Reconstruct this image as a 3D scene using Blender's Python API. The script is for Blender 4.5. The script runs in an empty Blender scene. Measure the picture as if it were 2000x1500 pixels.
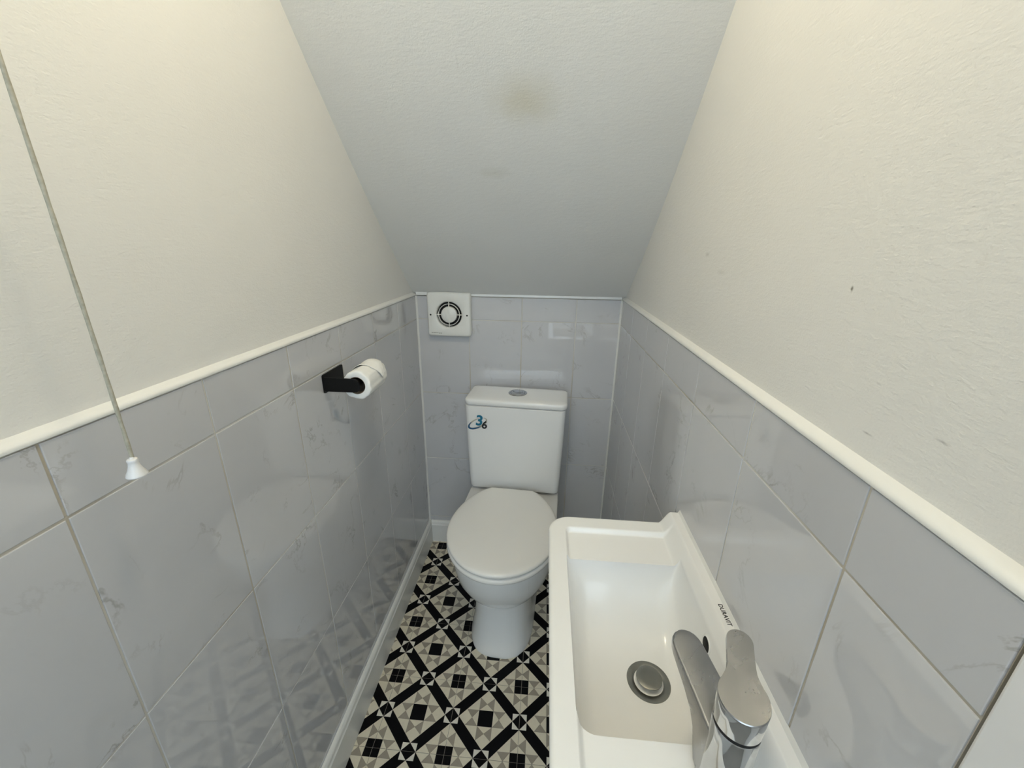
import bpy, bmesh, math, random
from mathutils import Matrix, Vector
random.seed(7)
S = bpy.context.scene
COL = S.collection

# ------------------------------------------------------------------ camera
F_PX, YAW, PITCH, ROLL = 798.54, math.radians(-4.4485), math.radians(-18.967), math.radians(0.766)
fw = Vector((math.sin(YAW)*math.cos(PITCH), math.cos(YAW)*math.cos(PITCH), math.sin(PITCH)))
rt = Vector((math.cos(YAW), -math.sin(YAW), 0)); up = rt.cross(fw)
r2 = math.cos(ROLL)*rt + math.sin(ROLL)*up; u2 = -math.sin(ROLL)*rt + math.cos(ROLL)*up
cam_d = bpy.data.cameras.new('camera'); cam = bpy.data.objects.new('camera', cam_d); COL.objects.link(cam)
cam_d.sensor_fit = 'HORIZONTAL'; cam_d.sensor_width = 36; cam_d.lens = F_PX/2000*36; cam_d.clip_start = 0.02
M = Matrix((r2, u2, -fw)).transposed().to_4x4(); M.translation = Vector((0.4875, -1.5289, 1.3025))
cam.matrix_world = M
S.camera = cam

# ------------------------------------------------------------------ world, lamp settings, exposure
W_STRENGTH, W_COLOR = 3.55, (0.73, 0.875, 1.0)
LAMP_GLOW, LAMP_COLOR = 88.0, (1.0, 0.88, 0.64)
LAMP_POS = (0.38, -1.12, 2.08)
world = bpy.data.worlds.new('overcast_daylight'); S.world = world; world.use_nodes = True
bg = world.node_tree.nodes['Background']; bg.inputs[0].default_value = (*W_COLOR, 1); bg.inputs[1].default_value = W_STRENGTH
S.view_settings.view_transform = 'Standard'; S.view_settings.look = 'None'
S.view_settings.gamma = 1; S.view_settings.use_curve_mapping = False
S.view_settings.exposure = 0.0

# ------------------------------------------------------------------ helpers
def tag(o, label=None, cat=None, group=None, kind=None):
    if label: o['label'] = label
    if cat: o['category'] = cat
    if group: o['group'] = group
    if kind: o['kind'] = kind
    return o
def link(name, me, parent=None, loc=(0, 0, 0), rot=None):
    o = bpy.data.objects.new(name, me); COL.objects.link(o); o.location = loc
    if rot: o.rotation_euler = rot
    if parent: o.parent = parent
    return o
def mesh(name, v, f, mat, smooth=None):
    me = bpy.data.meshes.new(name); me.from_pydata([tuple(p) for p in v], [], f)
    if mat: me.materials.append(mat)
    bm = bmesh.new(); bm.from_mesh(me); bmesh.ops.recalc_face_normals(bm, faces=bm.faces); bm.to_mesh(me); bm.free()
    if smooth is not None: shade(me, smooth)
    me.update(); return me
def shade(me, ang):
    me.polygons.foreach_set('use_smooth', [True]*len(me.polygons))
    if ang < 180: me.set_sharp_from_angle(angle=math.radians(ang))
def box_mesh(name, a, b, mat, bev=0.0, seg=2):
    bm = bmesh.new(); bmesh.ops.create_cube(bm, size=1)
    for v in bm.verts:
        v.co = Vector([(a[i]+b[i])/2 + v.co[i]*(b[i]-a[i]) for i in range(3)])
    if bev: bmesh.ops.bevel(bm, geom=bm.edges[:], offset=bev, segments=seg, profile=0.5, affect='EDGES')
    me = bpy.data.meshes.new(name); bm.to_mesh(me); bm.free()
    me.materials.append(mat)
    return me
def box(name, a, b, mat, parent=None, bev=0.0, seg=2, loc=(0, 0, 0)):
    return link(name, box_mesh(name, a, b, mat, bev, seg), parent, loc)
def loft(name, rings, mat, parent=None, smooth=45, cap0=True, cap1=True, closed=True, loc=(0,0,0)):
    n = len(rings[0]); v = [p for r in rings for p in r]; f = []
    for i in range(len(rings)-1):
        for j in range(n if closed else n-1):
            k = (j+1) % n
            f.append((i*n+j, i*n+k, (i+1)*n+k, (i+1)*n+j))
    if cap0: f.append(tuple(range(n))[::-1])
    if cap1: f.append(tuple(range((len(rings)-1)*n, len(rings)*n)))
    return link(name, mesh(name, v, f, mat, smooth), parent, loc)
def lathe(name, prof, mat, parent=None, n=48, axis='z', loc=(0, 0, 0), smooth=40, rot=None, wob=None, closed=False):
    rings = []
    for (r, z) in prof:
        ring = []
        for j in range(n):
            a = 2*math.pi*j/n; rr = max(r, 1e-5)
            if wob: rr += wob(a, z, r)
            c, s = rr*math.cos(a), rr*math.sin(a)
            ring.append((c, s, z) if axis == 'z' else (c, z, s) if axis == 'y' else (z, c, s))
        rings.append(ring)
    if closed: rings.append(rings[0])
    v = [p for r in (rings[:-1] if closed else rings) for p in r]; f = []; m = len(rings)-1
    tot = len(rings)-1 if closed else len(rings)
    for i in range(m):
        for j in range(n):
            k = (j+1) % n; i2 = (i+1) % tot
            f.append((i*n+j, i*n+k, i2*n+k, i2*n+j))
    return link(name, mesh(name, v, f, mat, smooth), parent, loc, rot)
def rrect(hx, hy, r, z, n=8, cx=0, cy=0):
    pts = []
    for qx, qy, a0 in ((1, 1, 0), (-1, 1, 90), (-1, -1, 180), (1, -1, 270)):
        for i in range(n+1):
            a = math.radians(a0+90*i/n)
            pts.append((cx+qx*(hx-r)+r*math.cos(a), cy+qy*(hy-r)+r*math.sin(a), z))
    return pts
def sweep(name, prof, path_a, path_b, mat, parent=None, smooth=35):   # profile points given as functions of end: list of (p,q) mapped by path_a/b
    return loft(name, [[path_a(p, q) for p, q in prof], [path_b(p, q) for p, q in prof]], mat, parent, smooth)
def empty(name, loc, rz=0):
    o = bpy.data.objects.new(name, None); COL.objects.link(o); o.location = loc; o.rotation_euler = (0, 0, rz)
    o.empty_display_size = 0.05; return o

# ------------------------------------------------------------------ materials
class NT:
    def __init__(s, name):
        s.m = bpy.data.materials.new(name); s.m.use_nodes = True; s.t = s.m.node_tree; s.n = s.t.nodes
        s.b = s.n['Principled BSDF']
    def node(s, t, **kw):
        n = s.n.new(t)
        for k, v in kw.items():
            if isinstance(k, str) and hasattr(n, k): setattr(n, k, v)
        return n
    def math(s, op, a, b=None, c=None):
        n = s.n.new('ShaderNodeMath'); n.operation = op
        for i, x in enumerate((a, b, c)):
            if x is None: continue
            if isinstance(x, (int, float)): n.inputs[i].default_value = x
            else: s.t.links.new(x, n.inputs[i])
        return n.outputs[0]
    def vmath(s, op, a, b):
        n = s.n.new('ShaderNodeVectorMath'); n.operation = op
        for i, x in enumerate((a, b)):
            if isinstance(x, tuple): n.inputs[i].default_value = x
            else: s.t.links.new(x, n.inputs[i])
        return n
    def noise(s, vec, scale, detail=2, rough=0.5, dist=0.0):
        n = s.n.new('ShaderNodeTexNoise'); n.inputs['Scale'].default_value = scale; n.inputs['Detail'].default_value = detail
        n.inputs['Roughness'].default_value = rough; n.inputs['Distortion'].default_value = dist
        if vec is not None: s.t.links.new(vec, n.inputs['Vector'])
        return n.outputs['Fac']
    def ramp(s, fac, stops):
        n = s.n.new('ShaderNodeValToRGB'); cr = n.color_ramp
        while len(cr.elements) < len(stops): cr.elements.new(0.5)
        for e, (p, c) in zip(cr.elements, stops): e.position = p; e.color = (*c, 1) if len(c) == 3 else c
        s.t.links.new(fac, n.inputs[0]); return n.outputs[0]
    def mix(s, fac, a, b):
        n = s.n.new('ShaderNodeMix'); n.data_type = 'RGBA'
        for i, x in ((0, fac), (6, a), (7, b)):
            if isinstance(x, (int, float)): n.inputs[i].default_value = x
            elif isinstance(x, tuple): n.inputs[i].default_value = (*x, 1)
            else: s.t.links.new(x, n.inputs[i])
        return n.outputs[2]
    def bump(s, h, strength, dist=0.001):
        n = s.n.new('ShaderNodeBump'); n.inputs['Strength'].default_value = strength; n.inputs['Distance'].default_value = dist
        s.t.links.new(h, n.inputs['Height']); s.t.links.new(n.outputs[0], s.b.inputs['Normal'])
    def obj(s): return s.n.new('ShaderNodeTexCoord').outputs['Object']
    def geo(s): return s.n.new('ShaderNodeNewGeometry').outputs['Position']
    def col(s, x):
        if isinstance(x, tuple): s.b.inputs['Base Color'].default_value = (*x, 1)
        else: s.t.links.new(x, s.b.inputs['Base Color'])
        return s
    def set(s, **kw):
        for k, v in kw.items(): s.b.inputs[k.replace('_', ' ')].default_value = v
        return s
def simple(name, c, rough, metal=0.0, var=0.04, scale=20, **kw):
    k = NT(name); f = k.noise(k.obj(), scale, 3)
    k.col(k.ramp(f, [(0.3, tuple(x*(1-var) for x in c)), (0.7, tuple(min(1, x*(1+var)) for x in c))]))
    k.set(Roughness=rough, Metallic=metal, **kw); return k.m

def spots(k, pos, base, lst):
    """marks with a place and a shape of their own: (centre, radii, colour, strength)"""
    out = base
    for c, rad, colr, st in lst:
        d = k.vmath('SUBTRACT', pos, c).outputs[0]
        d = k.vmath('DIVIDE', d, rad).outputs[0]
        ln = k.vmath('LENGTH', d, (0, 0, 0)).outputs['Value']
        nz = k.noise(pos, 1.2/max(rad[1], 0.004), 2)
        ln = k.math('ADD', ln, k.math('MULTIPLY', k.math('SUBTRACT', nz, 0.5), 0.7))
        m = k.math('MULTIPLY', k.math('SUBTRACT', 1.0, k.math('SMOOTH_MIN', ln, 1.0, 0.3)), st)
        m = k.math('MAXIMUM', m, 0.0)
        out = k.mix(m, out, colr)
    return out
def plaster(name, c, marks):
    k = NT(name); p = k.geo()
    f = k.noise(p, 2.5, 3)
    base = k.ramp(f, [(0.3, tuple(x*0.975 for x in c)), (0.7, tuple(min(1, x*1.02) for x in c))])
    base = spots(k, p, base, marks)
    k.col(base)
    st = k.n.new('ShaderNodeMapping'); k.t.links.new(p, st.inputs[0]); st.inputs['Scale'].default_value = (1, 1, 3.5)
    h = k.math('ADD', k.math('MULTIPLY', k.noise(st.outputs[0], 60, 3, 0.6), 1.0), k.math('MULTIPLY', k.noise(p, 420, 2), 0.5))
    k.bump(h, 0.4, 0.0016); k.set(Roughness=0.55); k.b.inputs['Specular IOR Level'].default_value = 0.3
    return k.m
DK = (0.22, 0.21, 0.18)
M_WALL = plaster('painted_plaster', (0.80, 0.79, 0.755), [
    ((0.777, -1.108, 1.266), (0.02, 0.0022, 0.003), DK, 1.3), ((0.777, -1.175, 1.147), (0.02, 0.007, 0.0012), (0.45, 0.44, 0.42), 0.9),
    ((0.777, -1.239, 1.171), (0.02, 0.007, 0.0012), (0.45, 0.44, 0.42), 0.9), ((0.777, -0.727, 1.288), (0.02, 0.012, 0.005), (0.5, 0.49, 0.45), 0.5),
    ((0.777, -0.80, 1.262), (0.02, 0.02, 0.004), (0.55, 0.54, 0.5), 0.4)])
M_CEIL = plaster('painted_soffit', (0.80, 0.79, 0.755), [
    ((0.432, -0.545, 1.585), (0.085, 0.062, 0.062), (0.60, 0.55, 0.40), 0.55), ((0.35, -0.42, 1.465), (0.05, 0.02, 0.02), (0.62, 0.60, 0.5), 0.35),
    ((0.30, -0.60, 1.63), (0.002, 0.02, 0.02), (0.5, 0.49, 0.45), 0.4)])
def tile_mat():
    k = NT('marbled_ceramic_tile')
    info = k.n.new('ShaderNodeObjectInfo'); rnd = k.math('MULTIPLY', info.outputs['Random'], 60.0)
    cmb = k.n.new('ShaderNodeCombineXYZ'); k.t.links.new(rnd, cmb.inputs[0]); k.t.links.new(k.math('MULTIPLY', rnd, 1.7), cmb.inputs[1]); k.t.links.new(rnd, cmb.inputs[2])
    p = k.vmath('ADD', k.obj(), cmb.outputs[0]).outputs[0]
    n1 = k.noise(p, 7.0, 6, 0.62, 0.8)
    vein = k.math('SUBTRACT', 1.0, k.math('MULTIPLY', k.math('ABSOLUTE', k.math('SUBTRACT', n1, 0.5)), 55.0)); vein = k.math('MAXIMUM', vein, 0.0)
    gate = k.math('MAXIMUM', k.math('MULTIPLY', k.math('SUBTRACT', k.noise(p, 11.0, 2), 0.53), 6.0), 0.0); gate = k.math('MINIMUM', gate, 1.0)
    vein = k.math('MULTIPLY', k.math('MULTIPLY', vein, gate), 0.62)
    cloud = k.noise(p, 5.0, 4)
    base = k.ramp(cloud, [(0.3, (0.575, 0.580, 0.598)), (0.7, (0.612, 0.614, 0.628))])
    k.col(k.mix(vein, base, (0.30, 0.28, 0.26)))
    k.set(Roughness=0.03); k.b.inputs['Specular IOR Level'].default_value = 1.0
    return k.m
M_TILE = tile_mat()
def grout_mat():
    k = NT('aged_grout'); p = k.geo()
    f = k.noise(p, 3.2, 3)
    k.col(k.ramp(f, [(0.45, (0.66, 0.645, 0.60)), (0.68, (0.47, 0.42, 0.33))])); k.bump(k.noise(p, 300, 2), 0.3, 0.001); k.set(Roughness=0.85); return k.m
M_GROUT = grout_mat()
M_TRIM = simple('white_gloss_paint', (0.83, 0.83, 0.80), 0.22, var=0.02, scale=8)
M_CAULK = simple('white_sealant', (0.80, 0.80, 0.77), 0.4, var=0.03)
M_JAMB = simple('white_satin_paint', (0.80, 0.80, 0.80), 0.4, var=0.02, scale=6)
M_CER = simple('white_vitreous_china', (0.86, 0.855, 0.83), 0.08, var=0.01, scale=5)
M_BASIN = simple('basin_glaze', (0.90, 0.895, 0.87), 0.17, var=0.01, scale=5)
M_SEAT = simple('seat_plastic', (0.89, 0.875, 0.83), 0.16, var=0.01, scale=5)
M_PLAST = simple('fan_plastic', (0.80, 0.80, 0.76), 0.35, var=0.02)
M_BLACK = simple('matt_black_metal', (0.004, 0.004, 0.004), 0.5, var=0.2, scale=60, Specular_IOR_Level=0.22)
M_DARK = simple('black_and_hole_shade', (0.006, 0.006, 0.006), 0.9)  # black parts, and painted shade in the waste and overflow
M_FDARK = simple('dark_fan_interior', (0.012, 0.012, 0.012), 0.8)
def chrome(name, c, r0, r1):
    k = NT(name); f = k.noise(k.obj(), 22, 5, 0.55, 0.6)
    k.col(k.ramp(f, [(0.35, tuple(x*0.86 for x in c)), (0.65, c)]))
    n = k.n.new('ShaderNodeMapRange'); k.t.links.new(f, n.inputs[0]); n.inputs[1].default_value = 0.3; n.inputs[2].default_value = 0.7; n.inputs[3].default_value = r0; n.inputs[4].default_value = r1
    k.t.links.new(n.outputs[0], k.b.inputs['Roughness']); k.set(Metallic=1.0); return k.m
M_CHROME = chrome('polished_chrome', (0.66, 0.67, 0.68), 0.04, 0.10)
M_CHROME_D = chrome('water_marked_chrome', (0.44, 0.44, 0.44), 0.20, 0.32)
M_WASTE = chrome('dull_waste_metal', (0.26, 0.26, 0.24), 0.30, 0.48)
M_PAPER = simple('tissue_paper', (0.88, 0.88, 0.85), 0.9, var=0.02, scale=60)
M_CARD = simple('grey_cardboard', (0.30, 0.25, 0.19), 0.85)
M_CORD = simple('dusty_cord', (0.42, 0.40, 0.32), 0.85, var=0.15, scale=200)
M_ACORN = simple('white_pull_plastic', (0.78, 0.78, 0.78), 0.3)
M_TEAL = simple('teal_print', (0.012, 0.16, 0.27), 0.4)
M_TEALD = simple('blue_print', (0.02, 0.09, 0.20), 0.4)
M_INK = simple('black_print', (0.015, 0.015, 0.018), 0.4)
M_SWOOSH = simple('pale_print', (0.48, 0.46, 0.38), 0.4)
M_INKG = simple('grey_print', (0.32, 0.32, 0.29), 0.5)
M_V_BASE = simple('vinyl_joint', (0.30, 0.28, 0.24), 0.4)
def vinyl(name, c, var=0.06, spec=0.35):
    k = NT(name); p = k.geo(); f = k.noise(p, 30, 4); g = k.noise(p, 160, 2)
    k.col(k.ramp(k.math('ADD', k.math('MULTIPLY', f, 0.6), k.math('MULTIPLY', g, 0.4)), [(0.3, tuple(x*(1-var) for x in c)), (0.7, tuple(x*(1+var) for x in c))]))
    k.set(Roughness=0.38); k.b.inputs['Specular IOR Level'].default_value = spec
    return k.m
M_V_CREAM = vinyl('cream_vinyl', (0.74, 0.68, 0.54)); M_V_TAUPE = vinyl('taupe_vinyl', (0.34, 0.30, 0.24))
M_V_BLACK = vinyl('black_vinyl', (0.003, 0.003, 0.004), spec=0.12); M_V_WHITE = vinyl('pale_vinyl', (0.78, 0.75, 0.66))
M_HALL = simple('hall_carpet', (0.30, 0.28, 0.25), 0.95)

# ------------------------------------------------------------------ room shell
W = 0.7677; PL = 0.009; YF = -1.333; ZT = 1.113
def z_left(y): return 1.124 + 0.79*(-y) + 0.175*y*y
def z_right(y): return 1.122 + 0.655*(-y) + 0.255*y*y
def st(o): o['kind'] = 'structure'; return o

wall_left = st(box('wall_left', (-0.12, YF, 0), (-PL, 0.12, 2.6), M_WALL))
wall_right = st(box('wall_right', (W+PL, YF, 0), (W+0.12, 0.12, 2.6), M_WALL))
wall_back = st(box('wall_back', (-PL, PL, 0), (W+PL, 0.12, 1.30), M_WALL))
# sloping soffit, gently bowed
ys = [0.012 - i*(1.40/40) for i in range(41)]
def crow(y, dz):
    out = []
    for i in range(9):
        t = -0.012/W + (1+0.024/W)*i/8; out.append((t*W, y, z_left(y)*(1-t) + z_right(y)*t + dz))
    return out
bot = [crow(y, 0) for y in ys]; top = [crow(y, 0.06) for y in ys]
v = [p for r in bot for p in r] + [p for r in top for p in r]; f = []; nb = len(ys)*9
for i in range(len(ys)-1):
    for j in range(8):
        a = i*9+j; f += [(a, a+1, a+10, a+9), (nb+a, nb+a+9, nb+a+10, nb+a+1)]
    a = i*9; f += [(a, a+9, nb+a+9, nb+a), (a+8, nb+a+8, nb+a+17, a+17)]
for j in range(8):
    f += [(j, nb+j, nb+j+1, j+1)]; a = (len(ys)-1)*9+j; f += [(a, a+1, nb+a+1, nb+a)]
ceiling = st(link('ceiling', mesh('ceiling', v, f, M_CEIL, 60)))

# front wall with the open doorway the camera stands in
wf = empty('wall_front', (0, 0, 0)); st(wf)
box('wall_panel', (-1.4, -1.455, 0), (-0.03, YF-0.001, 2.6), M_WALL, wf)
box('wall_panel', (W+0.03, -1.455, 0), (1.9, YF-0.001, 2.6), M_WALL, wf)
box('lintel', (-0.03, -1.455, 2.03), (W+0.03, YF-0.001, 2.6), M_WALL, wf)
st(box('trim_6', (-0.03, -1.475, 0), (0.0015, YF-0.0015, 2.03), M_JAMB, None, 0.002))
st(box('trim_7', (W-0.0015, -1.475, 0), (W+0.03, YF-0.0015, 2.03), M_JAMB, None, 0.002))

# unseen hall added to steer the daylight; its sill hides sky from the tiles
st(box('wall_hall_added_left', (-0.45, -3.2, 0), (-0.33, -1.456, 2.4), M_WALL))
st(box('wall_hall_added_right', (1.10, -3.2, 0), (1.22, -1.456, 2.4), M_WALL))
st(box('wall_hall_added_sill', (-0.45, -3.32, 0), (1.22, -3.201, 0.95), M_WALL))
st(box('ceiling_hall_added', (-0.45, -3.2, 2.401), (1.22, -1.456, 2.5), M_WALL))
# wall tiles: 200 x 300 mm, each a piece of its own on a grout bed
ROWS = [(0.0, 0.129), (0.129, 0.428), (0.428, 0.727), (0.727, 1.026), (1.026, ZT)]
G = 0.0015      # half joint
tcache = {}
def wall_tile(wall, org, ax, w, h, face):
    key = (ax, round(w, 3), round(h, 3), face)
    if key not in tcache:
        if ax == 'x': a, b = (-0.0045, -w/2, -h/2), (0, w/2, h/2)
        else: a, b = (-w/2, 0, -h/2), (w/2, 0.0045, h/2)
        if face < 0: a, b = (0, -w/2, -h/2), (0.0045, w/2, h/2)
        tcache[key] = box_mesh('tile', a, b, M_TILE, 0.0008, 2)
    o = link('tile', tcache[key], wall, org)
    return o
cols_side = [0.0, -0.2, -0.405, -0.606, -0.8075, -1.009, -1.2105, YF]
cols_right = [0.0, -0.2, -0.4, -0.6, -0.802, -1.0045, -1.2065, YF]
rng = random.Random(3)
for wall, cols, x, face in ((wall_left, cols_side, 0.0, 1), (wall_right, cols_right, W, -1)):
    for a, b in zip(cols, cols[1:]):
        for z0, z1 in ROWS:
            wall_tile(wall, (x + face*rng.uniform(-0.0003, 0.0003), (a+b)/2, (z0+z1)/2), 'x', a-b-2*G, z1-z0-2*G, face)
    box('grout', (-PL-0.001, YF+0.001, 0) if face > 0 else (x+0.0012, YF+0.001, 0), (-0.0012, 0.0, ZT-0.001) if face > 0 else (x+PL+0.001, 0.0, ZT-0.001), M_GROUT, wall)
bx = [0.0, 0.2015, 0.402, 0.604, W]
for a, b in zip(bx, bx[1:]):
    for z0, z1 in ROWS:
        wall_tile(wall_back, ((a+b)/2, rng.uniform(-0.0003, 0.0003), (z0+z1)/2), 'y', b-a-2*G, z1-z0-2*G, 1)
box('grout', (0, 0.0012, 0), (W, PL+0.001, ZT-0.001), M_GROUT, wall_back)

# dado trims, corner beads, baseboards
dado = [(-PL-0.002, 0.0), (0.0010, 0.0), (0.0022, 0.0010), (0.0026, 0.0030), (0.0018, 0.0054), (-0.0006, 0.0076), (-0.0040, 0.0094), (-0.0072, 0.0108), (-PL-0.002, 0.0128)]
def pt(xf, y): return lambda p, q: (xf(p), y, ZT+q)
st(sweep('trim_1', dado, pt(lambda p: p, YF), pt(lambda p: p, -0.001), M_TRIM))
st(sweep('trim_3', dado, pt(lambda p: W-p, YF), pt(lambda p: W-p, -0.001), M_TRIM))
bd = [(-PL-0.002, 0.0), (0.0, 0.0), (0.004, 0.002), (0.0045, 0.006), (0.003, 0.010), (-0.002, 0.012), (-PL-0.002, 0.012)]
st(sweep('trim_2', bd, lambda p, q: (0.212, -p, ZT+q), lambda p, q: (W-0.004, -p, ZT+q), M_TRIM))
bd2 = [(a*1.4, b*1.4) for a, b in bd]
st(sweep('trim_8', bd2, lambda p, q: (0.003, -p, ZT+q), lambda p, q: (0.050, -p, ZT+q), M_TRIM))
st(loft('trim_4', [[(0.0, -0.006, z), (0.0022, -0.0026, z), (0.006, -0.0001, z), (0.0, 0.0, z)] for z in (0.1, ZT)], M_CAULK, None, 60))
st(loft('trim_5', [[(W, -0.006, z), (W-0.0022, -0.0026, z), (W-0.006, -0.0001, z), (W, 0.0, z)] for z in (0.1, ZT)], M_CAULK, None, 60))
skirt = [(0, 0), (0.0135, 0), (0.0135, 0.088), (0.0115, 0.0905), (0.0105, 0.095), (0.0105, 0.099), (0.0088, 0.1035), (0.0055, 0.107), (0.0, 0.108)]
def skl(p, q, s=1.08): return (p, q*s)
st(loft('baseboard_left', [[(p, y, q*k) for p, q in skirt] for y, k in ((YF+0.002, 1.15), (-0.0002, 1.0))], M_TRIM, None, 35))
st(loft('baseboard_right', [[(W-p, y, q*k) for p, q in skirt] for y, k in ((YF+0.002, 1.12), (-0.0002, 1.0))], M_TRIM, None, 35))
st(loft('baseboard_back', [[(x, -p, q) for p, q in skirt] for x in (0.0105, W-0.0105)], M_TRIM, None, 35))

# ------------------------------------------------------------------ floor: patterned square tiles with inlaid pieces
TH = 0.0006
floor = st(box('floor', (-0.02, -1.46, -0.05), (W+0.02, 0.02, -TH-0.0008), M_V_BASE))
st(box('floor_hall', (-1.4, -3.2, -0.06), (1.9, -1.4601, -0.002), M_HALL))
P = 0.1972; H = P/2; h = 0.0205; C0 = H-h; s = 0.0213; b = C0-s; c = (s+b)/2; g = 0.00028
def shrink(poly, d):
    cx = sum(p[0] for p in poly)/len(poly); cy = sum(p[1] for p in poly)/len(poly); out = []; n = len(poly)
    area = sum(poly[i][0]*poly[(i+1) % n][1]-poly[(i+1) % n][0]*poly[i][1] for i in range(n))
    if area < 0: poly = poly[::-1]
    for i in range(n):
        p0, p1, p2 = Vector(poly[i-1]), Vector(poly[i]), Vector(poly[(i+1) % n])
        e1 = (p1-p0).normalized(); e2 = (p2-p1).normalized(); n1 = Vector((-e1.y, e1.x)); n2 = Vector((-e2.y, e2.x))
        m = n1+n2; k = d/max(0.25, (1+n1.dot(n2))); q = p1+m*k; out.append((q.x, q.y))
    return out
def clip(poly, ax, val, keep):     # keep = +1 keeps coord >= val
    out = []; n = len(poly)
    for i in range(n):
        a, b2 = poly[i-1], poly[i]; da, db = (a[ax]-val)*keep, (b2[ax]-val)*keep
        if (da >= 0) != (db >= 0):
            t = da/(da-db); out.append((a[0]+t*(b2[0]-a[0]), a[1]+t*(b2[1]-a[1])))
        if db >= 0: out.append(b2)
    return out if len(out) > 2 else []
def area(p): return abs(sum(p[i-1][0]*p[i][1]-p[i][0]*p[i-1][1] for i in range(len(p))))/2
# one tile in local coordinates [-H,H]^2, whole cell in the middle, quarter cells at the corners, nodes on the edges
def cell():
    L = [('black_square', [(-s, -s), (s, -s), (s, s), (-s, s)])]
    for k in range(4):
        def R(q):
            x, y = q
            for _ in range(k): x, y = -y, x
            return (x, y)
        L += [('cream', [R(q) for q in ((s, -s), (c, 0), (s, s))]),
              ('taupe_triangle', [R(q) for q in ((s, s), (c, 0), (b, s))]), ('taupe_triangle', [R(q) for q in ((s, -s), (b, -s), (c, 0))]),
              ('cream', [R(q) for q in ((c, 0), (b, -s), (C0, 0), (b, s))]), ('cream', [R(q) for q in ((s, s), (b, s), (s, b))])]
    return L
pieces = []
E_ = H-0.0003
for cx, cy in ((0, 0), (H, H), (-H, H), (-H, -H), (H, -H)):
    for nm, poly in cell():
        q = [(x+cx, y+cy) for x, y in poly]
        if cx:
            for ax in (0, 1):
                if q: q = clip(q, ax, E_, -1)
                if q: q = clip(q, ax, -E_, 1)
        if q and area(q) > 1e-6: pieces.append((nm, q))
for k in range(4):
    def R(q):
        x, y = q
        for _ in range(k): x, y = -y, x
        return (x, y)
    pieces.append(('black_band', [R(q) for q in ((H-h, 0), (H-h, h), (H, h), (h, H), (h, H-h), (0, H-h))]))
    pieces.append(('black_diamond', [R(q) for q in ((E_, -h), (E_, h), (H-h, 0))]))
    pieces.append(('white', [R(q) for q in ((H-h, 0), (H, h), (H-h, h))]))
    pieces.append(('white', [R(q) for q in ((H-h, 0), (H-h, -h), (H, -h))]))
PM = {'black_square': M_V_BLACK, 'black_band': M_V_BLACK, 'black_diamond': M_V_BLACK, 'taupe_triangle': M_V_TAUPE, 'cream': M_V_CREAM, 'white': M_V_WHITE}
def prisms(name, polys, mat):
    v, f = [], []
    for p in polys:
        n = len(p); o = len(v); v += [(x, y, -TH) for x, y in p]+[(x, y, 0) for x, y in p]
        f.append(tuple(range(o+n, o+2*n)))
        for i in range(n): j = (i+1) % n; f.append((o+i, o+j, o+n+j, o+n+i))
    me = bpy.data.meshes.new(name); me.from_pydata(v, [], f); me.materials.append(mat); me.update(); return me
pieces = [(nm, shrink(q, g)) for nm, q in pieces]
whole = [prisms(nm, [q], PM[nm]) for nm, q in pieces]
whole_join = {k: prisms(k, [q for nm, q in pieces if nm == k], PM[k]) for k in PM}
base_me = box_mesh('floor_tile', (-E_, -E_, -TH-0.0008), (E_, E_, -TH+0.00005), M_V_BASE)
JN = {'cream': 'cream_inlay', 'white': 'white_inlay', 'black_square': 'black_inlay', 'black_band': 'black_inlay', 'black_diamond': 'black_inlay', 'taupe_triangle': 'taupe_inlay'}
X0, Y0 = 0.0655, -0.633
for i in range(-1, 4):
    for j in range(-4, 4):
        cx, cy = X0+(i+0.5)*P, Y0+(j+0.5)*P
        lo, hi = (max(cx-H, 0.001), max(cy-H, -1.458)), (min(cx+H, W-0.001), min(cy+H, -0.001))
        if hi[0]-lo[0] < 0.004 or hi[1]-lo[1] < 0.004: continue
        inside = cx-H > 0 and cx+H < W and cy+H < 0 and cy-H > -1.458
        if inside: t = link('floor_tile', base_me, floor, (cx, cy, 0))
        else:
            t = link('floor_tile', box_mesh('floor_tile', (lo[0]-cx+0.0003, lo[1]-cy+0.0003, -TH-0.0008), (hi[0]-cx-0.0003, hi[1]-cy-0.0003, -TH+0.00005), M_V_BASE), floor, (cx, cy, 0))
        seen = lo[0] < 0.52 and hi[1] > -0.92 and not (cx > 0.27 and cx < 0.6 and cy > -0.42)
        groups = {}
        for (nm, q), me in zip(pieces, whole):
            if not inside:
                for ax in (0, 1):
                    cc = (cx, cy)[ax]
                    if q: q = clip(q, ax, lo[ax]-cc+0.0003, 1)
                    if q: q = clip(q, ax, hi[ax]-cc-0.0003, -1)
                if not q or area(q) < 2e-6: continue
                me = None
            if seen and nm not in ('cream', 'white'):
                if me is None: me = prisms(nm, [q], PM[nm])
                link(nm, me, t)
            else: groups.setdefault(JN[nm], []).append((q, PM[nm]))
        for nm, L in groups.items():
            tag(link(nm, prisms(nm, [q for q, _ in L], L[0][1]), t), kind='stuff')

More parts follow.
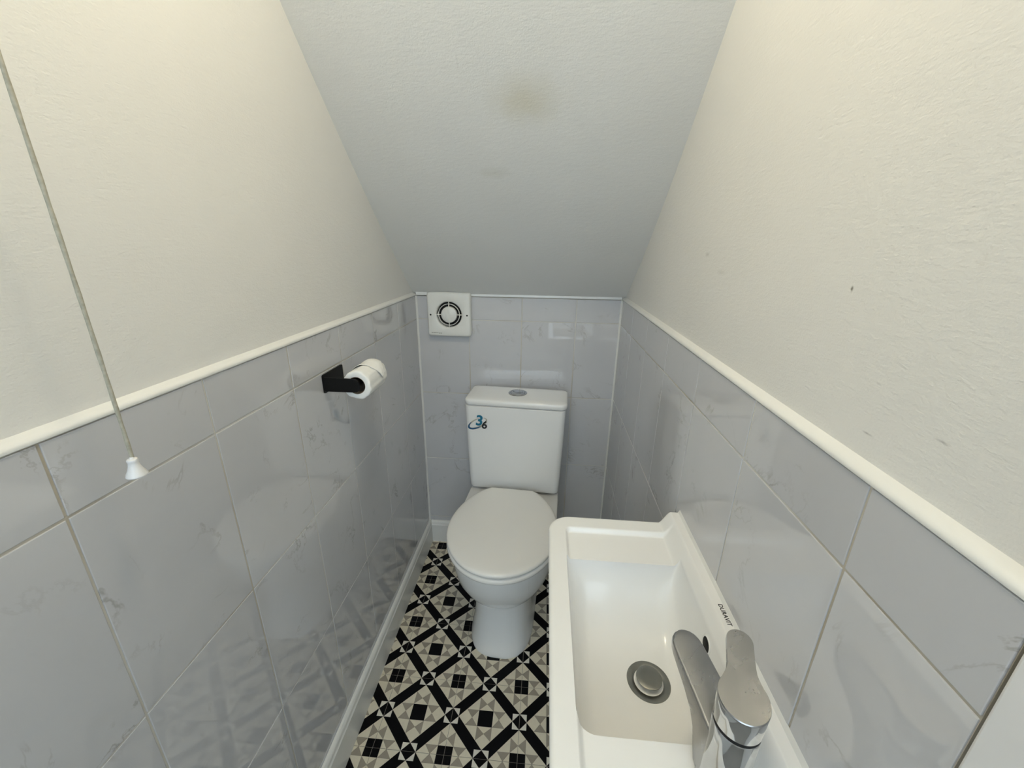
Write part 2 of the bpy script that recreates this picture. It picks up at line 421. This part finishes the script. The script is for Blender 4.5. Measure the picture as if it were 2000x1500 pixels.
# ------------------------------------------------------------------ toilet
TO = empty('toilet', (0.404, 0, 0.0002), math.radians(-3.5))
tag(TO, 'white close-coupled toilet with closed lid standing against the back wall', 'toilet')
def outline(w, ym, yf, yb, eb=6.0, ef=2.0, n=40, wb=None):
    wb = wb or w; pts = []
    for i in range(2*n):
        a = 2*math.pi*i/(2*n); ca, sa = math.cos(a), math.sin(a)
        if sa <= 0: e, ry = ef, ym-yf
        else: e, ry = eb, yb-ym
        x = w*math.copysign(abs(ca)**(2/e), ca); y = ym + math.copysign(abs(sa)**(2/e), sa)*ry
        pts.append((x, y))
    return pts
def sec(z, *a, ymax=None, **k):
    return [(x, y if ymax is None else min(y, ymax), z) for x, y in outline(*a, **k)]
pan = [sec(0.0, .110, -.36, -.548, -.10, ef=2.9), sec(.010, .110, -.36, -.548, -.10, ef=2.9), sec(.022, .1065, -.36, -.542, -.10, ef=2.9), sec(.06, .1020, -.36, -.527, -.09, ef=2.8),
       sec(.11, .098, -.36, -.514, -.08, ef=2.7), sec(.165, .097, -.36, -.508, -.07, ef=2.6), sec(.185, .099, -.36, -.510, -.06, ef=2.5), sec(.197, .108, -.37, -.525, -.05, ef=2.3),
       sec(.215, .125, -.38, -.549, -.04, ef=2.2), sec(.242, .143, -.39, -.572, -.035, ef=2.1), sec(.28, .158, -.40, -.595, -.03, ef=2.05), sec(.32, .167, -.40, -.611, -.03),
       sec(.355, .171, -.40, -.618, -.03), sec(.380, .1725, -.40, -.621, -.03), sec(.390, .172, -.40, -.620, -.031), sec(.3945, .168, -.40, -.616, -.035)]
loft('pan', pan, M_CER, TO, 50)
def slab(name, secs, mat, parent): return loft(name, secs, mat, parent, 50)
slab('seat', [sec(z, .1795-d, -.425, -.640+d, -.182-d, eb=1.9, ymax=-.213-d) for z, d in ((.3948, .010), (.3955, .005), (.398, .0015), (.403, 0), (.4085, .0005), (.4125, .003), (.4145, .008))], M_SEAT, TO)
lid = []
for z, d in ((.4172, .009), (.418, .004), (.4205, .0012), (.4245, 0), (.4285, .0008), (.4315, .0035), (.4335, .008), (.4348, .018), (.4358, .045), (.4363, .09), (.4365, .14)):
    lid.append(sec(z, .1795-d, -.425, -.640+d, -.178-d*.8, eb=1.9, ymax=-.208-d*.8))
slab('lid', lid, M_SEAT, TO)
for sx in (-1, 1):
    hg = lathe('hinge', [(0, 0), (.011, 0), (.0125, .002), (.0125, .010), (.011, .013), (0, .0135)], M_SEAT, TO, 24, loc=(sx*.075, -.200, .3946))
def cring(z, hx, y0, y1, r): return rrect(hx, (y0-y1)/2, r, z, 8, 0, (y0+y1)/2)
CB = [cring(.405, .164, -.05, -.172, .018), cring(.407, .169, -.047, -.179, .020), cring(.414, .1715, -.045, -.182, .022), cring(.45, .173, -.044, -.184, .022), cring(.60, .178, -.042, -.190, .022), cring(.72, .1812, -.041, -.1935, .022), cring(.7485, .1818, -.041, -.1942, .022), cring(.7500, .1800, -.044, -.192, .02), cring(.7502, .160, -.06, -.17, .02)]
cis = loft('cistern', CB, M_CER, TO, 50)
CL = [cring(.7540, .180, -.043, -.192, .02), cring(.7545, .1818, -.0395, -.1942, .022), cring(.7565, .1835, -.0382, -.1958, .023), cring(.7650, .1842, -.0375, -.1965, .023), cring(.7710, .1838, -.0385, -.1958, .022), cring(.7750, .181, -.041, -.192, .02), cring(.7772, .175, -.046, -.186, .017), cring(.7782, .150, -.06, -.165, .015), cring(.7786, .10, -.09, -.135, .01)]
for R_ in CB+CL:
    for q_ in range(len(R_)): R_[q_] = (R_[q_][0]+.0025, R_[q_][1], R_[q_][2])
cl = loft('cistern_lid', CL, M_CER, TO, 50)
bt = lathe('flush_button', [(.0340, 0), (.0345, .0022), (.0325, .0034), (.0270, .0030), (.0262, .0014), (.0254, .0030), (.022, .0040), (0, .0044)], M_CHROME_D, TO, 48, loc=(.002, -.110, .7780))
loft('button_split', [[(x, -0.0006+0.35*(x/.012)**2*.012+dy, z) for x in [-.019+.038*i/12 for i in range(13)]] + [(x, 0.0006+0.35*(x/.012)**2*.012+dy, z) for x in [.019-.038*i/12 for i in range(13)]] for dy, z in ((-.003, .0030), (-.003, .0046))], M_DARK, bt)
# flush sticker "3 / 6" with a swoosh
def text_mesh(txt, size, mat, bold=0.0, shear=0.0, ext=0.0002):
    cu = bpy.data.curves.new('txt', 'FONT'); cu.body = txt; cu.size = size; cu.offset = bold; cu.shear = shear; cu.extrude = ext
    cu.align_x = 'CENTER'; cu.align_y = 'CENTER'; cu.resolution_u = 6
    o = bpy.data.objects.new('txt', cu); COL.objects.link(o)
    dg = bpy.context.evaluated_depsgraph_get(); me = bpy.data.meshes.new_from_object(o.evaluated_get(dg))
    bpy.data.objects.remove(o); bpy.data.curves.remove(cu)
    me.materials.clear(); me.materials.append(mat); return me
def arc_band(rx, ry, rot, a0, a1, w0, w1, z=0.0, th=0.00025, n=40):
    inner, outer = [], []
    for i in range(n+1):
        t = i/n; a = math.radians(a0+(a1-a0)*t); wd = w0+(w1-w0)*math.sin(math.pi*t)
        for L, k in ((inner, -1), (outer, 1)):
            x, y = (rx+k*wd/2)*math.cos(a), (ry+k*wd/2)*math.sin(a)
            L.append((x*math.cos(rot)-y*math.sin(rot), x*math.sin(rot)+y*math.cos(rot)))
    v, f = [], []
    for zz in (z, z+th):
        v += [(x, y, zz) for x, y in inner]+[(x, y, zz) for x, y in outer]
    m = n+1
    for i in range(n):
        f += [(2*m+i, 2*m+i+1, 3*m+i+1, 3*m+i), (i, m+i, m+i+1, i+1), (i, i+1, 2*m+i+1, 2*m+i), (m+i, 3*m+i, 3*m+i+1, m+i+1)]
    return v, f
SKY = math.atan2(.005, .15)
stk = tag(link('flush_sticker', mesh('flush_sticker', *arc_band(.037, .0155, math.radians(30), 60, 395, .0020, .0085), M_SWOOSH), TO, (-.1330, -.19330, .6830), (math.pi/2+SKY*1.1, 0, 0)), 'blue and black printed dual-flush sticker')
v, f = arc_band(.0372, .0157, math.radians(30), 120, 275, .0022, .0075, 0.00015)
link('swoosh', mesh('swoosh', v, f, M_TEALD), stk)
link('numeral', text_mesh('3', .056, M_TEAL, .0016, .12), stk, (.005, .0100, .0006))
link('numeral', text_mesh('6', .042, M_INK, .0010, .12), stk, (.024, -.0060, .0008))

# ------------------------------------------------------------------ extractor fan
FX0, FX1, FZ0, FZ1 = .050, .2130, .9655, 1.1310; FC = ((FX0+FX1)/2, (FZ0+FZ1)/2)
FAN = empty('extractor_fan', (FC[0], -0.0012, FC[1])); tag(FAN, 'square white extractor fan with round grille in the back corner', 'fan')
def fring(hx, y, r): return [(x, y, z) for x, z, _ in rrect(hx, hx+.001, r, 0, 6)]
def fan_plate():
    # plate with a round opening: outer rounded square rings and an inner circle
    n = 56; ang = [2*math.pi*i/n for i in range(n)]
    def sq(hx, y, e=9):
        return [(hx*math.copysign(abs(math.cos(a))**(2/e), math.cos(a)), y, hx*math.copysign(abs(math.sin(a))**(2/e), math.sin(a))) for a in ang]
    def ci(r, y): return [(r*math.cos(a), y, r*math.sin(a)) for a in ang]
    return [sq(.0815, 0, 20), sq(.0822, -.017, 20), sq(.0815, -.0245, 20), sq(.0790, -.0285, 20), sq(.0755, -.030, 18), ci(.0535, -.0302), ci(.0500, -.0285), ci(.0478, -.026), ci(.0468, -.006)]
loft('faceplate', fan_plate(), M_PLAST, FAN, 40, cap0=True, cap1=False)
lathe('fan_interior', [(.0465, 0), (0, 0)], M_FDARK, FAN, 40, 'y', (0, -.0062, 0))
lathe('grille_ring', [(.0385, -.0265), (.0405, -.0265), (.0405, -.020), (.0385, -.020)], M_PLAST, FAN, 48, 'y', closed=True)
lathe('grille_boss', [(0, -.0315), (.012, -.0312), (.024, -.0298), (.0288, -.0280), (.0302, -.0255), (.0302, -.018), (0, -.018)], M_PLAST, FAN, 48, 'y')
for k in range(4):
    a = k*math.pi/2
    d = Vector((math.cos(a), 0, math.sin(a))); t = Vector((-math.sin(a), 0, math.cos(a)))*.0013
    loft('grille_spoke', [[tuple(d*.029+t+Vector((0, y, 0))) for y in (-.020,)] + [tuple(d*.029+t+Vector((0, -.0275, 0))), tuple(d*.029-t+Vector((0, -.0275, 0))), tuple(d*.029-t+Vector((0, -.020, 0)))],
                          [tuple(d*.051+t+Vector((0, -.020, 0))), tuple(d*.051+t+Vector((0, -.0275, 0))), tuple(d*.051-t+Vector((0, -.0275, 0))), tuple(d*.051-t+Vector((0, -.020, 0)))]], M_PLAST, FAN, 30)
for sx in (-1, 1):
    lathe('screw', [(0, -.0303), (.0028, -.0303), (.0032, -.0299)], M_DARK, FAN, 16, 'y', (sx*.0685, -.0002, -.001))
lv, lf = [], []
for k, (x0, x1, dz) in enumerate(((-.068, -.063, 0), (-.0615, -.0555, 0), (-.0545, -.0505, .0003), (-.0495, -.0460, 0), (-.0445, -.0420, 0), (-.0400, -.0350, -.0018), (-.0335, -.0290, -.0018))):
    o = len(lv); lv += [(x0, -.0302, -.0690+dz), (x1, -.0302, -.0690+dz), (x1, -.0302, -.0664+dz), (x0, -.0302, -.0664+dz)]; lf.append((o, o+1, o+2, o+3))
link('faded_print', mesh('faded_print', lv, lf, M_INKG), FAN, (0, -.0002, 0))

# ------------------------------------------------------------------ paper holder and roll
RX, RZ = .072, .996
HO = empty('toilet_paper_holder', (0.0, -.66, 1.0)); tag(HO, 'matt black angled metal paper holder fixed to the left tiled wall', 'paper holder')
def plate(name, poly3, off, parent):   # thin plate: outline and offset vector
    return loft(name, [poly3, [tuple(Vector(p)+Vector(off)) for p in poly3]], M_BLACK, parent, 30)
plate('wall_plate', [(0.0006, y, z) for _, y, z in [(0, p[0]*1.0, p[1]) for p in rrect(.0455, .0215, .004, 0, 4)]], (.003, 0, 0), HO)
arm = [(.0006, -.0445, -.0165), (.0006, -.0445, .0165), (.072, -.0445, .0150), (.078, -.0445, .0130), (.0822, -.0445, .009), (.084, -.0445, .002), (.084, -.0445, -.006), (.082, -.0445, -.012), (.077, -.0445, -.0155), (.07, -.0445, -.0165)]
plate('arm', arm, (0, .003, 0), HO)
lathe('roll_bar', [(0, -.043), (.0090, -.043), (.0090, .078), (.0085, .080), (0, .0805)], M_BLACK, HO, 24, 'y', (RX, 0, RZ-1.0+.006))
RO = empty('toilet_roll', (RX, -.6935, RZ)); tag(RO, 'part-used white toilet roll with folded end hanging on the black holder', 'toilet roll')
rr = random.Random(5); ph = [rr.uniform(0, 6.28) for _ in range(6)]
def wob(a, z, r):
    if r < .025: return 0.0
    return .0011*math.sin(3*a+ph[0]+z*12) + .0007*math.sin(7*a+ph[1]-z*20) + .0004*math.sin(13*a+ph[2])
R0, LN = .0335, .104
prof = [(.0200, .0012), (.0245, .0002), (.0285, .0006), (.0315, .0010), (R0-.0010, .0022)] + [(R0, .005+(LN-.010)*i/14) for i in range(15)] + [(R0-.0015, LN-.0015), (.027, LN), (.0200, LN-.001)]
lathe('paper', prof, M_PAPER, RO, 72, 'y', wob=wob, smooth=50)
lathe('cardboard_core', [(.0198, .0005), (.0203, .0005), (.0203, LN-.001), (.0198, LN-.001)], M_CARD, RO, 40, 'y', closed=True)
# loose end folded to a point, wrapped over the top
rows = []; NR, NC = 16, 10
for i in range(NR+1):
    t = i/NR; a = math.radians(150-150*t)
    half = 1.0 if t < 0.62 else max(0.02, 1-(t-0.62)/0.38)
    row = []
    for j in range(NC+1):
        yy = LN*(0.42+0.56*(0.35+ (j/NC-0.35)*half)) if t > 0.62 else LN*(0.42+0.56*j/NC)
        rad = R0+.0016+.0022*(t**2)+.0007*math.sin(5*t+j*.8)
        row.append((rad*math.cos(a), yy, rad*math.sin(a)))
    rows.append(row)
fl = loft('folded_end', rows, M_PAPER, RO, 60, False, False, closed=False)
so = fl.modifiers.new('thickness', 'SOLIDIFY'); so.thickness = .0006; so.offset = 1

# ------------------------------------------------------------------ light pull
CX, CY = .045, -1.169
zc = z_left(CY)*(1-CX/W)+z_right(CY)*CX/W
PU = empty('light_pull', (CX, CY, 1.0545)); tag(PU, 'grey light-pull cord with a white bell-shaped end beside the left wall', 'light pull')
cr = random.Random(2); rings = []
for i in range(61):
    z = .021 + (zc-1.0545-.055)*i/60
    ox, oy = .0006*math.sin(z*9), .0006*math.cos(z*7); rd = .00185*(1+.12*math.sin(i*2.3))
    rings.append([(ox+rd*math.cos(k*math.pi/4+i*.5*0), oy+rd*math.sin(k*math.pi/4), z) for k in range(8)])
loft('cord', rings, M_CORD, PU, 60)
lathe('pull_end', [(0.0, 0.00252), (0.00697, 0.00144), (0.00918, 0.0), (0.00976, 0.00108), (0.00935, 0.00302), (0.00738, 0.00684), (0.00558, 0.01152), (0.00476, 0.01548), (0.00492, 0.01764), (0.00525, 0.01908), (0.00459, 0.02052), (0.00262, 0.02124), (0.00172, 0.02304), (0.0, 0.0234)], M_ACORN, PU, 40)
lathe('switch_box', [(0, zc-1.0545-.060), (.006, zc-1.0545-.060), (.012, zc-1.0545-.05), (.036, zc-1.0545-.045), (.040, zc-1.0545-.035), (.041, zc-1.0545+.03), (0, zc-1.0545+.03)], M_PLAST, PU, 40)

# ------------------------------------------------------------------ ceiling lamp (its own light)
LA = empty('ceiling_lamp', LAMP_POS); tag(LA, 'opal globe lamp hanging under the sloping ceiling above the frame', 'lamp')
def emit_mat():
    k = NT('glowing_opal_glass'); f = k.noise(k.obj(), 8, 2)
    k.col((.8, .8, .78)); k.b.inputs['Emission Color'].default_value = (*LAMP_COLOR, 1)
    k.t.links.new(k.math('MULTIPLY_ADD', f, 2.0, LAMP_GLOW), k.b.inputs['Emission Strength']); return k.m
ng = 14; rg = .05
gl = lathe('globe', [(rg*math.sin(math.pi*i/ng), -rg*math.cos(math.pi*i/ng)) for i in range(ng+1)], emit_mat(), LA, 32, smooth=180)
zl = z_left(LAMP_POS[1])*.5+z_right(LAMP_POS[1])*.5-LAMP_POS[2]
lathe('lamp_fitting', [(0, rg-.012), (.035, rg-.012), (.038, rg+.01), (.05, zl-.03), (.052, zl+.045), (0, zl+.045)], M_PLAST, LA, 32)

# ------------------------------------------------------------------ wash basin
BX0, BX1, BY0, BY1, ZR = .511, W-.0006, -1.320, -.820, .780
BA = empty('wash_basin', ((BX0+BX1)/2, (BY0+BY1)/2, .64)); tag(BA, 'narrow rectangular white ceramic wash basin fixed to the right wall', 'basin')
OFF = Vector(BA.location)
def sstep(a, b_, x):
    t = min(1, max(0, (x-a)/(b_-a))); return t*t*(3-2*t)
def circ(t, e=2.0):
    t = min(1, max(0, t)); return (1-(1-t)**e)**(1/e)
def sdrr(x, y, x0, x1, y0, y1, r):
    qx = abs(x-(x0+x1)/2)-(x1-x0)/2+r; qy = abs(y-(y0+y1)/2)-(y1-y0)/2+r
    return math.hypot(max(qx, 0), max(qy, 0))+min(max(qx, qy), 0)-r
DR = (.668, -1.067)
RB = .0075; RC = .043
def basin_h(x, y):
    level = ZR-.0085*sstep(0, .0075, -sdrr(x, y, .5425, .80, -1.286, -.8545, .012))
    z = level
    if x > .5425 and x < .739 and y > -1.210 and y < -.933:
        rc = .016
        qx, qy, rq = x-.5425, y+1.210, .026
        dl = rq-math.hypot(rq-qx, rq-qy) if qx < rq and qy < rq else min(qx, qy)
        fr = circ(max(dl, 0)/.040, 2.1)*circ((.739-x)/.040, 2.6)*circ((-.933-y)/.105, 1.9)
        zf = .668+.028*math.hypot(x-DR[0], y-DR[1])
        z = level-fr*(level-zf)
    u = sstep(.729, .7510, x); z = z+(.806-z)*u
    d = min(x-BX0, BY1-y, y-BY0)
    r = RC
    if x < BX0+r and (y > BY1-r or y < BY0+r):
        cy = BY1-r if y > BY1-r else BY0+r
        d = r-math.hypot(x-(BX0+r), y-cy)
    d = max(d, 0); 
    if d < RB: z -= RB-math.sqrt(max(0, RB*RB-(RB-d)**2))
    return z
def seg(a, b_, n, e0=False, e1=False):
    out = []
    for i in range(n):
        t = i/n
        if e0 and e1: t = (1-math.cos(math.pi*t))/2
        elif e0: t = 1-math.cos(math.pi/2*t)
        elif e1: t = math.sin(math.pi/2*t)
        out.append(a+(b_-a)*t)
    return out
xs = seg(BX0, BX0+.0075, 8, e0=True)+seg(BX0+.0075, .5425, 14)+seg(.5425, .5845, 30, e0=True)+seg(.5845, .698, 26)+seg(.698, .739, 32, e1=True)+seg(.739, .752, 12)+seg(.752, BX1, 6)+[BX1]
yy = seg(BY0, BY0+.0075, 8, e0=True)+seg(BY0+.0075, -1.286, 14)+seg(-1.286, -1.276, 8)+seg(-1.276, -1.210, 14)+seg(-1.210, -1.168, 30, e0=True)+seg(-1.168, -1.04, 30)+seg(-1.04, -.933, 50, e1=True)+seg(-.933, -.866, 12)+seg(-.866, -.853, 10)+seg(-.853, BY1-.0075, 14)+seg(BY1-.0075, BY1, 8, e1=True)+[BY1]
NX, NY = len(xs), len(yy); v = []; f = []
for y in yy:
    for x in xs:
        z = basin_h(x, y); px, py = x, y; r = RC
        if x < BX0+r and (y > BY1-r or y < BY0+r):
            cx_, cy_ = BX0+r, (BY1-r if y > BY1-r else BY0+r); dd = math.hypot(x-cx_, y-cy_)
            if dd > r: px, py = cx_+(x-cx_)*r/dd, cy_+(y-cy_)*r/dd
        v.append((px-OFF.x, py-OFF.y, z-OFF.z))
for j in range(NY-1):
    for i in range(NX-1):
        a = j*NX+i; f.append((a, a+1, a+NX+1, a+NX))
bl = [i for i in range(NX)]+[j*NX+NX-1 for j in range(1, NY)]+[(NY-1)*NX+i for i in range(NX-2, -1, -1)]+[j*NX for j in range(NY-2, 0, -1)]
cxm, cym = .11, 0
prev = bl
for z, ins in ((.760, .0005), (.700, .002), (.655, .006), (.644, .011), (.640, .018)):
    cur = []
    for k in bl:
        x, y, _ = v[k]
        sx = (.128-ins)/.128; sy = (.25-ins)/.25
        cur.append(len(v)); v.append((min(.1279, .128-(.128-x)*sx) if x < 0 else x, y*sy, z-OFF.z))
    m = len(bl)
    for k in range(m):
        q = (k+1) % m; f.append((prev[k], cur[k], cur[q], prev[q]))
    prev = cur
f.append(tuple(prev))
bme = mesh('basin_bowl', v, f, M_BASIN)
bmx = bmesh.new(); bmx.from_mesh(bme); bmesh.ops.remove_doubles(bmx, verts=bmx.verts, dist=1e-6); bmesh.ops.dissolve_degenerate(bmx, dist=1e-7, edges=bmx.edges)
bmesh.ops.recalc_face_normals(bmx, faces=bmx.faces); bmx.to_mesh(bme); bmx.free(); shade(bme, 50)
link('basin_bowl', bme, BA)
# waste with pop-up plug
dz = .668-OFF.z
WA = lathe('waste_flange', [(.0325, -.002), (.0325, .0010), (.0316, .0020), (.0295, .0021), (.0250, .0014), (.0222, .0006), (.0214, .0002)], M_WASTE, BA, 56, loc=(DR[0]-OFF.x, DR[1]-OFF.y, dz+.0002))
lathe('waste_hole', [(.0216, .0003), (.0213, .0001), (.0211, -.0120), (0, -.0120)], M_DARK, WA, 40)  # lining coloured near-black to paint the shade around the plug
lathe('plug', [(0, .0105), (.012, .0104), (.0175, .0100), (.0190, .0094), (.0193, .0086), (.0185, .0078), (.012, .0066), (.009, 0), (.009, -.0118), (0, -.0118)], M_WASTE, WA, 48)
# overflow on the wall-side slope: uncut, a dark disc paints its shade
def slope_x(y, z):
    lo_x, hi_x = .700, .752
    for _ in range(50):
        m = (lo_x+hi_x)/2
        if basin_h(m, y) < z: lo_x = m
        else: hi_x = m
    return lo_x
OY, OZ = -1.072, .7595; OXX = slope_x(OY, OZ)
ov = lathe('overflow_shade', [(0, -.0012), (.0100, -.0012), (.0108, -.0006)], M_DARK, BA, 32, 'x', (OXX-OFF.x, OY-OFF.y, OZ-OFF.z), rot=(0, math.radians(4), 0))
lathe('overflow_rim', [(.0106, -.0005), (.0113, -.0016), (.0126, -.0014), (.0140, .0006), (.0128, .002)], M_BASIN, ov, 32, 'x', smooth=180)
# maker's lettering on the raised back edge, read from the open side
tm = text_mesh('DURAVIT', .0088, M_INK, .00012, 0, .00008)
link('lettering', tm, BA, (.7595-OFF.x, -1.061-OFF.y, .80625-OFF.z), (0, 0, -math.pi/2))
sl = [(W+.0004, 0), (W-.004, 0), (W-.0012, .0045), (W+.0004, .006)]
loft('sealant_bead', [[(p-OFF.x, y-OFF.y, .8055+q-OFF.z) for p, q in sl] for y in (BY0+.004, BY1-.004)], M_CAULK, BA, 40)

# ------------------------------------------------------------------ basin mixer tap
TX, TY, TZ = .688, -1.244, .7722
TA = empty('basin_tap', (TX, TY, TZ)); tag(TA, 'chrome single-lever mixer tap standing on the basin ledge', 'tap')
lathe('body', [(0, 0), (.0235, 0), (.024, .003), (.0222, .006), (.0216, .02), (.0216, .0925), (.0205, .0945), (0, .0945)], M_CHROME, TA, 56)
lathe('seal_ring', [(.0190, .0940), (.0214, .0940), (.0214, .0975), (.0190, .0975)], M_DARK, TA, 56, closed=True)
lathe('cap', [(0, .0972), (.0205, .0972), (.0218, .0985), (.0221, .106), (.0225, .1240), (.0220, .1250), (0, .1250)], M_CHROME, TA, 64)
# keyhole-shaped lever plate, flush with the cap and rising to the tip
LT, LR = .0680, .0227
outl = []
for i in range(33):
    a = math.radians(143+254*i/32); outl.append((LR*math.cos(a), LR*math.sin(a)))
neck = [(.0150, .0205), (.0136, .0250), (.0130, .031), (.0128, .040), (.0128, LT-.0125)]
right_ = neck + [(.0128*math.cos(t), LT-.0125+.0125*math.sin(t)) for t in [math.pi*k/16 for k in range(1, 8)]]
outl = outl + right_ + [(0, LT)] + [(-x, y) for x, y in right_][::-1]
def lz(y): return .1262+(y+LR)*.16
def lb(y): return .1235 if y < .018 else .1235+(lz(y)-.0062-.1235)*min(1, (y-.018)/.008)
def lring(scale, fz): return [(x*scale, (y-.015)*scale+.015, fz(y)) for x, y in outl]
LV = loft('lever', [lring(.97, lambda y: lb(y)), lring(1.0, lambda y: lb(y)+.0008), lring(1.0, lambda y: lz(y)-.0010), lring(.985, lambda y: lz(y))], M_CHROME_D, TA, 28)
LV.rotation_euler = (0, 0, math.radians(-18))
# spout: broad flat arm leaving the body low and reaching over the bowl
sp = []
def spring(y, w, zt, zb, r, n=5):
    pts = []
    for qx, qz, a0 in ((1, 1, 0), (-1, 1, 90), (-1, -1, 180), (1, -1, 270)):
        for i in range(n+1):
            a = math.radians(a0+90*i/n); hx, hz = w/2, (zt-zb)/2; rr_ = min(r, hx*.98, hz*.98)
            pts.append((qx*(hx-rr_)+rr_*math.cos(a), y, (zt+zb)/2+qz*(hz-rr_)+rr_*math.sin(a)))
    return pts
for y, w, zt, zb in ((-.006, .039, .0735, .0012), (.012, .039, .0740, .0012), (.020, .0385, .0745, .004), (.026, .038, .0750, .018), (.032, .0375, .0752, .036), (.042, .037, .0758, .048), (.060, .0362, .0768, .0560), (.080, .0352, .0780, .0610), (.093, .0342, .0788, .0640), (.1010, .0320, .0793, .0660), (.1070, .0270, .0796, .0676), (.1110, .0200, .0797, .0690), (.1132, .0110, .0797, .0702), (.1138, .0030, .0795, .0715)):
    sp.append(spring(y, w*1.05, zt, zb, .0030))
SPT = loft('spout', sp, M_CHROME_D, TA, 40)
SPT.rotation_euler = (0, 0, math.radians(8.2))
